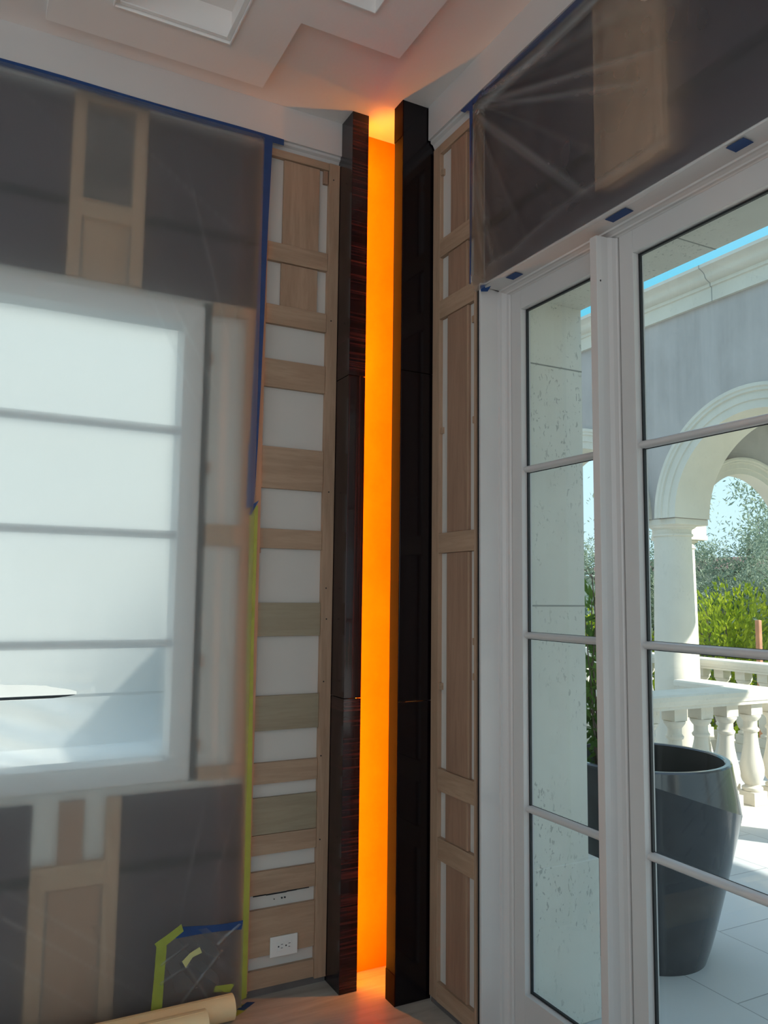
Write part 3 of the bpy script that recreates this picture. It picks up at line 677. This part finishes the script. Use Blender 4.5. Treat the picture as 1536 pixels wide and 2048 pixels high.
def bit(ya, yb, xa, xb, sk, label):
    z = 1.0805
    tape_strip('blue_tape', [(xa, ya, z), (xb, ya-sk, z-.001)], [(xa, yb, z), (xb, yb-sk, z-.001)], (0, 0, -1), BLUE, label, 'blue masking tape')
tape_strip('blue_tape', [(1.555, 2.268, 1.088), (1.556, 2.262, 1.065), (1.558, 2.225, 1.053)], [(1.555, 2.240, 1.082), (1.556, 2.236, 1.069), (1.558, 2.205, 1.066)], (-1, 0, -.2), BLUE, 'crumpled blue tape tab at the top left corner of the door casing', 'blue masking tape')
bit(2.150, 2.095, 1.580, 1.612, .0, 'small blue tape tab under the casing above the narrow side window')
bit(1.665, 1.585, 1.575, 1.607, .0, 'blue tape tab under the casing just right of the post between side window and door')
bit(1.245, 1.195, 1.568, 1.604, .0, 'blue tape tab under the casing near the upper right picture corner')

# ------------------------------------------------------------------ paper rolls
def roll(xe, yc, r, label):
    n = 40; t = thing('paper_roll', (xe-.7, yc, FZ), label, 'paper roll', 'kraft paper rolls on the floor')
    mb = MB(); rings = []
    for px, rr in ((xe-1.7, r*.35), (xe-1.7, r), (xe, r), (xe, r*.35), (xe-1.7, r*.35)):
        rings.append([mb.v((px, yc+rr*math.cos(2*math.pi*k/n), FZ+r+rr*math.sin(2*math.pi*k/n))) for k in range(n)])
    for a, b in zip(rings, rings[1:]):
        for k in range(n): mb.bm.faces.new((a[k], a[(k+1) % n], b[(k+1) % n], b[k]))
    obj('paper', mb, KRAFT, t, smooth=True)
    mb = MB().prism([(xe-1.69, yc+r*.2, FZ+2*r-.002), (xe-1.69, yc-r*.15, FZ+2*r+.0006), (xe-1.69, yc-r*.15, FZ+2*r-.0022)], (1.68, 0, 0)); obj('loose_edge', mb, KRAFT, t)
roll(.896, 2.795, .041, 'brown kraft paper roll lying closest to the plastic-covered left wall')
roll(.775, 2.692, .051, 'thicker brown kraft paper roll lying in front of the other')

# ------------------------------------------------------------------ house outside wall and terrace
AX, AT = 4.80, .36
HX0, HX1, SY, SZ = 1.722, 2.004, 2.255, 1.074
mb = MB()
mb.box(HX0, HX1, SY, 3.3, FZ-.1, 2.2); mb.box(HX0, HX1, -7, -.98, FZ-.1, 2.2)
mb.box(HX0, HX1, -.98, SY, SZ, 2.2)
struct('wall_terrace', mb, LIME)
mb = MB(); mb.box(HX0+.001, HX1+.047, SY-.004, 3.3, -1.46, -.922)
struct('baseboard_terrace', mb, LIME, bevel=.004)
mb = MB()
for z_ in (.836, -.035): mb.box(HX0, HX1+.0006, SY-.0008, SY+.01, z_-.0025, z_+.0025)
mb.box(1.86-.0, 1.863, SY-.0, SY, SZ-.001, SZ) if False else None
for yy in (1.64, .72): mb.box(HX0, HX1, yy-.0025, yy+.0025, SZ-.0008, SZ+.01)
struct('trim_10', mb, plain('stone_joint', (0.33, 0.32, 0.29), .9, .1))
struct('trim_11', B(WX-.4, HX0-.002, BY-.6, 3.3, CZ+.22, CZ+.3), plain('roofing', (0.2, 0.19, 0.18), .9, .1))
struct('floor_terrace', B(HX0, 6.95, -9, 11, -1.56, -1.46), PAVE)
struct('floor_side_yard', B(-40, HX0-.003, 3.11, 60, -1.62, -1.5), plain('brightened_yard', (0.9, 0.87, 0.82), .9, .05, 8))  # yard colour whitened so it looks bright despite the house shade
struct('trim_12', B(1.5, HX0-.001, OY0, 2.28, FZ-.118, FZ-.0005), LIME) if False else None

# added backdrop brightening the left window, unseen block added to limit indoor sun
struct('wall_backdrop', B(-12, 4.3, 8.4, 8.7, -1.7, 4.4), plain('backdrop_render', (0.36, 0.36, 0.345), .9, .02))
struct('wall_sun_block', B(AX+.01, 6.7, -3.8, -.9, 1.76, 5.2), STUCCO)
# arcade
AX, AT = 4.80, .36
CY = [2.75, 4.57, 6.39]; ACY = [3.66, 5.48, 1.84, .02, -1.8, -3.62, -5.44]; AZ0, AR, AZC, ATOP = .61, .705, .61, 2.30
def arch_poly(c, half, r, z0, zc, ztop, n=30):
    pts = [(c-half, z0), (c-r, z0)]
    pts += [(c-r*math.cos(math.pi*k/n), max(z0, zc+r*math.sin(math.pi*k/n))) for k in range(1, n)]
    pts += [(c+r, z0), (c+half, z0), (c+half, ztop), (c-half, ztop)]
    return pts
def arch_bay(mb, c, half, r, z0, zc, ztop, plane, thick, axis, n=36, xmin=None):
    def P_(a, z, d): return mb.v((plane+d, a, z) if axis == 'y' else (a, plane+d, z))
    pts = [(c-half, z0), (c-r, z0)]+[(c-r*math.cos(math.pi*k/n), zc+r*math.sin(math.pi*k/n)) for k in range(0 if zc > z0 else 1, n+1 if zc > z0 else n)]+[(c+r, z0), (c+half, z0)]
    if xmin is not None: pts = [p for p in pts if p[0] >= xmin+.004]; pts = [(xmin, pts[0][1]-.004)]+pts
    lo = [[P_(a, z, d) for a, z in pts] for d in (0, thick)]; hi = [[P_(a, ztop, d) for a, z in pts] for d in (0, thick)]
    for i in range(len(pts)-1):
        for q in ((lo[0][i], lo[0][i+1], hi[0][i+1], hi[0][i]), (lo[1][i+1], lo[1][i], hi[1][i], hi[1][i+1]), (lo[0][i+1], lo[0][i], lo[1][i], lo[1][i+1]), (hi[0][i], hi[0][i+1], hi[1][i+1], hi[1][i])):
            if len(set(q)) == 4: mb.bm.faces.new(q)
mb = MB()
for c in ACY: arch_bay(mb, c, .91, AR, AZ0, AZ0, ATOP, AX, AT, 'y')
bmesh.ops.remove_doubles(mb.bm, verts=mb.bm.verts, dist=1e-5)
struct('wall_arcade', mb, STUCCO)
def ring(c, axis, plane, r0_, r1_, zc, z0, a0=0.0):
    """moulded band around an arch; axis 'y': arch lies in an x plane, axis 'x': in a y plane"""
    mb = MB(); n = 44; w_ = r1_-r0_
    prof_ = [(0, .3), (0, -.022), (.33, -.022), (.36, -.032), (.66, -.032), (.70, -.046), (.80, -.046), (.86, -.056), (1, -.056), (1, .002), (0.02, .002)]
    rings = []
    for k in range(-1, n+2):
        ang = a0+(math.pi-a0)*min(max(k, 0), n)/n
        dz_ = (z0-zc) if k in (-1, n+1) else 0
        row = []
        for f_, d in prof_:
            rr = r0_+f_*w_; d2 = (AT-.001 if axis == 'y' else ET-.001) if d == .3 else d
            a_, z_ = c-rr*math.cos(ang), zc+rr*math.sin(ang)+dz_
            row.append(mb.v((plane+d2, a_, z_) if axis == 'y' else (a_, plane+d2, z_)))
        rings.append(row)
    m_ = len(prof_)
    for a, b in zip(rings, rings[1:]):
        for i in range(m_): mb.bm.faces.new((a[i], b[i], b[(i+1) % m_], a[(i+1) % m_]))
    return mb
for i, c in enumerate(ACY[:3]):
    struct('trim_%d' % (13+i), ring(c, 'y', AX, AR-.006, .872, AZC, AZ0-.0), CAST, smooth=True)
# cornice
cp = [(0, 2.18), (-.03, 2.18), (-.03, 2.285), (-.045, 2.29), (-.045, 2.315)]
for k in range(9):
    a = k/8; cp.append((-.05-.10*(a+.13*math.sin(2*math.pi*a)), 2.315+.082*a))
cp += [(-.16, 2.40), (-.16, 2.425), (.40, 2.425), (.40, 2.30), (0, 2.30)]
mb = MB().prism([(AX+a, -6.35, b) for a, b in cp], (0, 12.74, 0)); struct('trim_17', mb, CAST, smooth=True)
mb = MB()
for yy in (3.02, 3.95, 4.88, 5.81):
    for (a, b), (a2, b2) in zip(cp[1:15], cp[2:16]):
        if abs(a-a2)+abs(b-b2) < 1e-6: continue
        mb.prism([(AX+a-.001, yy-.0035, b), (AX+a2-.001, yy-.0035, b2), (AX+a2+.004, yy-.0035, b2), (AX+a+.004, yy-.0035, b)], (0, .007, 0))
struct('trim_18', mb, MATS['stone_joint'])
def column(cx, cy, label):
    t = thing('stone_column', (cx, cy, -1.46), label, 'column', 'round stone columns of the arcade')
    z0 = -1.46
    obj('plinth', B(cx-.20, cx+.20, cy-.20, cy+.20, z0, z0+.10), CAST, t, bevel=.004)
    pf = [(.19, z0+.10), (.20, z0+.13), (.185, z0+.165), (.172, z0+.175), (.172, z0+.20), (.165, z0+.21)]
    for k in range(11): a = k/10; pf.append((.165-.024*a**1.6, z0+.21+(.475-z0-.21)*a))
    obj('shaft', MB().lathe(cx, cy, pf, 48), CAST, t, smooth=True)
    cap = [(.141, .475), (.153, .480), (.155, .488), (.153, .496), (.143, .500), (.143, .530), (.149, .533), (.150, .538)]
    for k in range(7): a = k/6*math.pi/2; cap.append((.150+.028*math.sin(a), .562-.022*math.cos(a)))
    obj('capital', MB().lathe(cx, cy, cap, 48), CAST, t, smooth=True)
    obj('abacus', B(cx-.182, cx+.182, cy-.195, cy+.195, .562, AZ0-.001), CAST, t, bevel=.005)
column(AX+.18, CY[1], 'round pale stone column seen through the glazed door, behind the balustrade corner')
for k, yy in enumerate((CY[0], CY[2], .93, -.89)):
    column(AX+.18, yy, ['round stone column beyond the right picture edge', 'round stone column hidden behind the limestone pier', 'round stone column of the arcade far right of the picture', 'round stone column of the arcade beside the rear of the house'][k])
column(6.30, 5.70, 'sunlit stone column just behind the large column seen through the door')
mb = MB(); mb.box(6.12, 6.48, 5.52, 5.88, AZ0, .93); struct('trim_19', mb, CAST)
# end arch across the loggia
EX, EY, EZ, ET = 5.60, 4.40, .42, .12
mb = MB(); arch_bay(mb, EX, .60, .595, EZ, EZ, 1.53, EY, ET, 'x', xmin=AX+AT+.002); mb.box(EX+.60, 6.72, EY, EY+ET, EZ, 1.53); struct('wall_loggia', mb, STUCCO)
struct('ceiling_loggia', B(AX+AT+.002, 6.72, -6.3, 4.66, 1.535, 1.75), plain('loggia_plaster', (0.5, 0.49, 0.47), .85, .05))
struct('trim_20', ring(EX, 'x', EY, .588, .72, EZ, EZ, R(47)), CAST, smooth=True)
struct('trim_21', B(6.20, 6.56, EY-.05, EY+.22, -1.46, EZ-.001), CAST)

# balustrades
def balus_parts(t, cx, cy, zt, zb):
    h = zt-zb
    obj('cap_block', B(cx-.056, cx+.056, cy-.056, cy+.056, zt-.082, zt-.001), CAST, t, bevel=.002)
    pf = [(.046, zt-.125), (.050, zt-.122), (.066, zt-.100), (.069, zt-.092), (.069, zt-.083)]
    body = [(0, .062), (.02, .068), (.04, .066), (.055, .050), (.07, .046), (.085, .055), (.10, .062), (.17, .077), (.24, .080), (.32, .073), (.42, .059), (.52, .049), (.60, .045), (.66, .044)]
    b0 = zb+.088; L = (zt-.20)-b0
    pts = [(r, b0+a/.66*L) for a, r in body]
    pts += [(.053, zt-.196), (.057, zt-.186), (.057, zt-.180), (.050, zt-.172), (.045, zt-.165), (.045, zt-.128)] + pf
    obj('turned_shaft', MB().lathe(cx, cy, pts, 28), CAST, t, smooth=True)
    obj('foot_block', B(cx-.066, cx+.066, cy-.066, cy+.066, zb+.001, zb+.087), CAST, t, bevel=.002)
RY, RT, RB = 3.79, -.706, -1.385
protoB = thing('baluster', (4.343, RY, RB), 'turned stone baluster of the near balustrade, fourth from the left in view', 'baluster', 'balusters of the near terrace balustrade')
balus_parts(protoB, 4.343, RY, RT, RB)
sp = .2405
names = {-4: 'stone baluster glimpsed left of the dark planter, beside the limestone pier', -3: 'stone baluster hidden behind the post between side window and door', -2: 'stone baluster hidden behind the door stile', -1: 'leftmost stone baluster in the door glass, its lower part behind the dark planter',
         0: '', 1: 'stone baluster right above the rim edge of the dark planter', 2: 'stone baluster nearest the right picture edge', 3: 'stone baluster beyond the right picture edge'}
protoB['label'] = 'stone baluster half hidden by the dark planter, second from the left in the door glass'
for k in (-4, -3, -2, -1, 1, 2, 3):
    b_ = copy_thing(protoB, (k*sp+(0.0 if k else 0), 0, 0), names[k])
def railcap(mb, x0, x1, y0, y1, zt, zb, ax='x'):
    # moulded cap rail section swept along an axis
    c = (y0+y1)/2 if ax == 'x' else (x0+x1)/2; hw = .125
    s_ = [(-hw+.02, zb), (-hw+.02, zb+.018), (-hw+.010, zb+.024), (-hw+.006, zb+.04), (-hw, zb+.055), (-hw, zt-.012), (-hw+.012, zt)]
    s_ = s_+[(-a, b) for a, b in s_[::-1]]
    if ax == 'x': mb.prism([(x0, c+a, b) for a, b in s_], (x1-x0, 0, 0))
    else: mb.prism([(c+a, y0, b) for a, b in s_], (0, y1-y0, 0))
t = thing('balustrade_rail', (3.8, RY, -1.46), 'pale moulded stone rail of the near balustrade with blue-grey top', 'railing')
mb = MB(); railcap(mb, HX1+.05, AX+.165, RY-.1, RY+.1, -.610, -.705); obj('cap_rail', mb, CAST, t)
obj('bottom_rail', B(HX1+.05, AX+.15, RY-.10, RY+.10, -1.46, RB), CAST, t, bevel=.004)
t = thing('balustrade_rail', (AX+.04, 4.1, -1.46), 'stone rail turning back from the near balustrade to the large column', 'railing')
mb = MB(); railcap(mb, AX-.08, AX+.17, RY+.126, 4.36, -.610, -.705, 'y'); obj('cap_rail', mb, CAST, t)
obj('bottom_rail', B(AX-.055, AX+.145, RY+.103, 4.36, -1.46, RB), CAST, t, bevel=.004)
for k, yy in enumerate((4.02, 4.22)):
    copy_thing(protoB, (AX+.045-4.343, yy-RY, 0), ['stone baluster just behind the right end of the near balustrade', 'stone baluster at the foot of the large round column'][k])['group'] = 'balusters beside the large column'
# thin bars between balusters
for k in range(-1, 3):
    cx = 4.343+(k+.5)*sp-.02
    mb = MB().box(cx, cx+.012, RY+.06, RY+.072, RB+.002, RT-.002); mb.box(cx+.02, cx+.028, RY+.06, RY+.072, RB+.002, RT-.002)
    tag(obj('safety_bar', mb, TRIM), ['thin white upright bars left of the second baluster in the door glass', 'thin white upright bars right of the second baluster in the door glass', 'thin white upright bars right of the baluster above the planter rim', 'thin white upright bars beside the baluster at the right picture edge'][k+1], 'bar', 'white bars between the near balusters')
# far balustrade
FX = 6.72
t = thing('balustrade_rail', (FX, 6, -1.46), 'far sunlit stone rail in front of the green hedge', 'railing')
mb = MB(); railcap(mb, FX-.12, FX+.12, 2.0, 9.5, -.610, -.705, 'y'); obj('cap_rail', mb, CAST, t)
obj('bottom_rail', B(FX-.1, FX+.1, 2.0, 9.5, -1.46, RB), CAST, t)
fb = copy_thing(protoB, (FX-4.343, 4.6-RY, 0), 'stone baluster of the far sunlit balustrade'); fb['group'] = 'balusters of the far balustrade'
for k in range(1, 14):
    q = copy_thing(protoB, (FX-4.343, 4.6-RY+k*.245, 0), 'stone baluster of the far sunlit balustrade'); q['group'] = 'balusters of the far balustrade'

# ------------------------------------------------------------------ granite planter with plant
PX, PY = 2.603, 2.569
pt = thing('stone_planter', (PX, PY, -1.46), 'large dark polished granite planter on the terrace outside the door', 'planter')
dirR = Vector((r1.x, r1.y, 0)).normalized(); aR = math.atan2(dirR.y, dirR.x)
n = 72; mb = MB(); rows = []
ROW = [('o', k/10) for k in range(11)] + [('c', k/4) for k in range(1, 5)]
def crease(a): return -.800-.105*math.cos(a-aR)+.055*math.cos(a-aR+math.pi/2)
for kind, k in ROW:
    row = []
    for i in range(n):
        a = 2*math.pi*i/n; zc = crease(a)
        fat = .373 + (.0 if True else 0)
        rc = .341+(.373-.341)*min(1, (-.675-zc)/.20)**.9
        if kind == 'o': z = -1.46+(zc+1.46)*k; r = .222+(rc-.222)*(k**.86)
        else: z = zc+(-.675-zc)*k; r = rc+(.341-rc)*k
        row.append(mb.v((PX+r*math.cos(a), PY+r*math.sin(a), z)))
    rows.append(row)
for r_, z in ((.334, -.669), (.318, -.669), (.312, -.675)):
    rows.append([mb.v((PX+r_*math.cos(2*math.pi*i/n), PY+r_*math.sin(2*math.pi*i/n), z)) for i in range(n)])
for a, b in zip(rows, rows[1:]):
    for i in range(n): mb.bm.faces.new((a[i], a[(i+1) % n], b[(i+1) % n], b[i]))
mb.bm.faces.new(rows[0][::-1])
for f in mb.bm.faces: f.smooth = True
o = obj('shell', mb, GRANITE, pt, smooth=True); o.data.set_sharp_from_angle(angle=R(14))
mb = MB().lathe(PX, PY, [(.12, -1.02), (.26, -1.0), (.285, -.9), (.300, -.8), (.311, -.676)], 64)
bmesh.ops.delete(mb.bm, geom=[f for f in mb.bm.faces if len(f.verts) > 4 and f.calc_center_median().z > K-.7], context='FACES_ONLY')
obj('liner', mb, SOIL, pt, smooth=True, recalc=False)
def leaf(mb, p, d, up, L, W):
    d = d.normalized(); s_ = d.cross(up)
    if s_.length < 1e-3: s_ = d.orthogonal()
    s_.normalize(); nn = s_.cross(d)
    a = p; b = p+d*L*.5+s_*W*.5+nn*L*.06; c = p+d*L; e_ = p+d*L*.5-s_*W*.5+nn*L*.06
    va = [mb.bm.verts.new((q.x, q.y, q.z+K)) for q in (a, b, c, e_)]; mb.bm.faces.new(va)
def rv(): return Vector((random.uniform(-1, 1), random.uniform(-1, 1), random.uniform(-1, 1)))
plt = thing('potted_plant', (2.40, 2.62, -1.0), 'young leafy plant rising from the dark planter, seen beside the limestone pier', 'plant')
mbs = MB(); mbl = MB()
for k in range(8):
    p = Vector((2.40+random.uniform(-.06, .06), 2.63+random.uniform(-.06, .06), -1.0)); tgt = Vector((2.36+random.uniform(-.09, .10), 2.63+random.uniform(-.10, .10), random.uniform(-.35, .12)))
    pts = [p.lerp(tgt, j/6)+rv()*.012 for j in range(7)]; mbs.tube(pts, [.006-.0006*j for j in range(7)], 6)
    for j in range(34):
        f_ = random.uniform(.38, 1); q = p.lerp(tgt, f_)+rv()*.02; leaf(mbl, q, rv()+Vector((0, 0, .3)), rv(), random.uniform(.05, .085), random.uniform(.022, .036))
obj('stems', mbs, BARK, plt, smooth=True); obj('foliage', mbl, L_POT, plt, recalc=False)

# ------------------------------------------------------------------ garden beyond
struct('ground', B(6.96, 90, -40, 90, -3.2, -3.0), GROUND)
def tree(name, cx, cy, zb, zt, rad, nleaf, lm, L, W, label, cat='tree', lean=(0, 0), br=9):
    t = thing(name, (cx, cy, zb), label, cat); mt = MB(); ml = MB(); tips = []
    H_ = zt-zb; top = Vector((cx+lean[0], cy+lean[1], zb+H_*.9)); base = Vector((cx, cy, zb))
    mt.tube([base.lerp(top, j/5)+rv()*.05*(j > 0) for j in range(6)], [.07*H_/4*(1-.8*j/5)+.01 for j in range(6)], 7)
    for k in range(br):
        s_ = base.lerp(top, random.uniform(.25, .9)); d = rv(); d.z = abs(d.z)*.8+.1; d.normalize(); e_ = s_+d*rad*random.uniform(.6, 1.1)
        pts = [s_.lerp(e_, j/5)+rv()*.06*rad*.3 for j in range(6)]; mt.tube(pts, [.028*(1-.75*j/5) for j in range(6)], 5); tips += pts[2:]
        for q in range(3):
            s2 = pts[random.randint(2, 4)]; e2 = s2+(d+rv()*.9).normalized()*rad*.45; mt.tube([s2, s2.lerp(e2, .5)+rv()*.03, e2], [.011, .008, .004], 5); tips += [s2.lerp(e2, .5), e2]
    for k in range(nleaf):
        if random.random() < .88: c = random.choice(tips)+rv()*rad*.15
        else: c = Vector((cx+lean[0]*.7, cy+lean[1]*.7, zb+H_*.55))+Vector((random.gauss(0, .42)*rad, random.gauss(0, .42)*rad, random.gauss(0, .25)*H_))
        leaf(ml, c, rv()+Vector((0, 0, .25)), rv(), L*random.uniform(.7, 1.3), W*random.uniform(.7, 1.3))
    obj('branches', mt, BARK, t, smooth=True); obj('foliage', ml, lm, t, recalc=False)
tree('olive_tree', 10.3, 6.9, -3.0, 1.6, 1.8, 28500, L_OLIVE, .078, .021, 'airy grey-green olive tree seen through the arches at the right', br=13)
tree('olive_tree', 10.6, 9.9, -3.0, 1.3, 1.7, 25500, L_OLIVE, .078, .021, 'grey-green olive tree directly right of the large column', br=12)
tree('olive_tree', 8.9, 9.6, -3.0, .9, 1.3, 18000, L_OLIVE, .075, .020, 'grey-green olive tree left of the large column', br=10)
tree('olive_tree', 11.9, 9.3, -3.0, 1.5, 1.5, 26000, L_OLIVE, .078, .021, 'grey-green olive tree framed in the middle of the small end arch', br=14)
def hedge(cx, cy, rx, ry, zb, zt, n_, lm, label, L=.085, W=.034):
    t = thing('shrub', (cx, cy, zb), label, 'shrub', 'bright garden shrubs beyond the far balustrade'); ml = MB(); mt = MB()
    for k in range(7):
        e_ = Vector((cx+random.uniform(-.6, .6)*rx, cy+random.uniform(-.6, .6)*ry, zt-.3)); mt.tube([(cx, cy, zb), ((cx+e_.x)/2+.05, (cy+e_.y)/2, (zb+e_.z)/2), e_], [.04, .025, .01], 6)
    for k in range(n_):
        v = rv(); v.normalize(); v *= random.uniform(.72, 1.03); bz = .14*mnoise.noise(Vector((v.x*4+cx, v.y*4+cy, v.z*4)))
        c = Vector((cx+v.x*rx*(1+bz), cy+v.y*ry*(1+bz), (zb+zt)/2+v.z*(zt-zb)/2*(1+bz*1.2)))
        leaf(ml, c, v+rv()*.9+Vector((0, 0, .5)), rv(), L*random.uniform(.7, 1.3), W*random.uniform(.7, 1.3))
    obj('branches', mt, BARK, t, smooth=True); obj('foliage', ml, lm, t, recalc=False)
hedge(8.6, 7.0, .9, .9, -3.0, .12, 12000, L_LIME, 'yellow-green shrub just right of the large column')
hedge(9.0, 5.5, .9, 1.0, -3.0, .42, 12000, L_LIME, 'yellow-green shrub at the right picture edge beyond the far rail')
hedge(8.3, 8.9, .9, .9, -3.0, -.15, 8000, L_LIME, 'yellow-green shrub just left of the large column')
hedge(11.2, 7.9, 1.4, 1.6, -3.0, .25, 5000, L_DEEP, 'darker green shrub behind the yellow-green ones', .16, .06)
hedge(13.0, 10.6, 1.8, 1.8, -3.0, .35, 5000, L_DEEP, 'dark green shrub further back between the olive trees', .18, .07)
hedge(13.5, 8.0, 1.6, 1.8, -3.0, .75, 4500, L_LIME, 'tall light green shrub in the distance below the tiled roof', .18, .07)
t = thing('neighbour_house', (24, 17, -3), 'distant house with a red clay tile roof behind the trees', 'house')
obj('wall', B(20.5, 28, 10, 24, -3, .75), plain('cream_render', (.6, .54, .45), .9, .05), t)
mb = MB().prism([(20.1, 9.6, .85), (28.4, 9.6, .85), (24.2, 9.6, 1.45)], (0, 14.8, 0)); obj('roof', mb, RTILE, t)
tag(obj('fence_post', B(7.22, 7.27, 5.53, 5.58, -3.0, -.222), POST, bevel=.01), 'short reddish wooden post standing among the yellow-green shrubs', 'post')
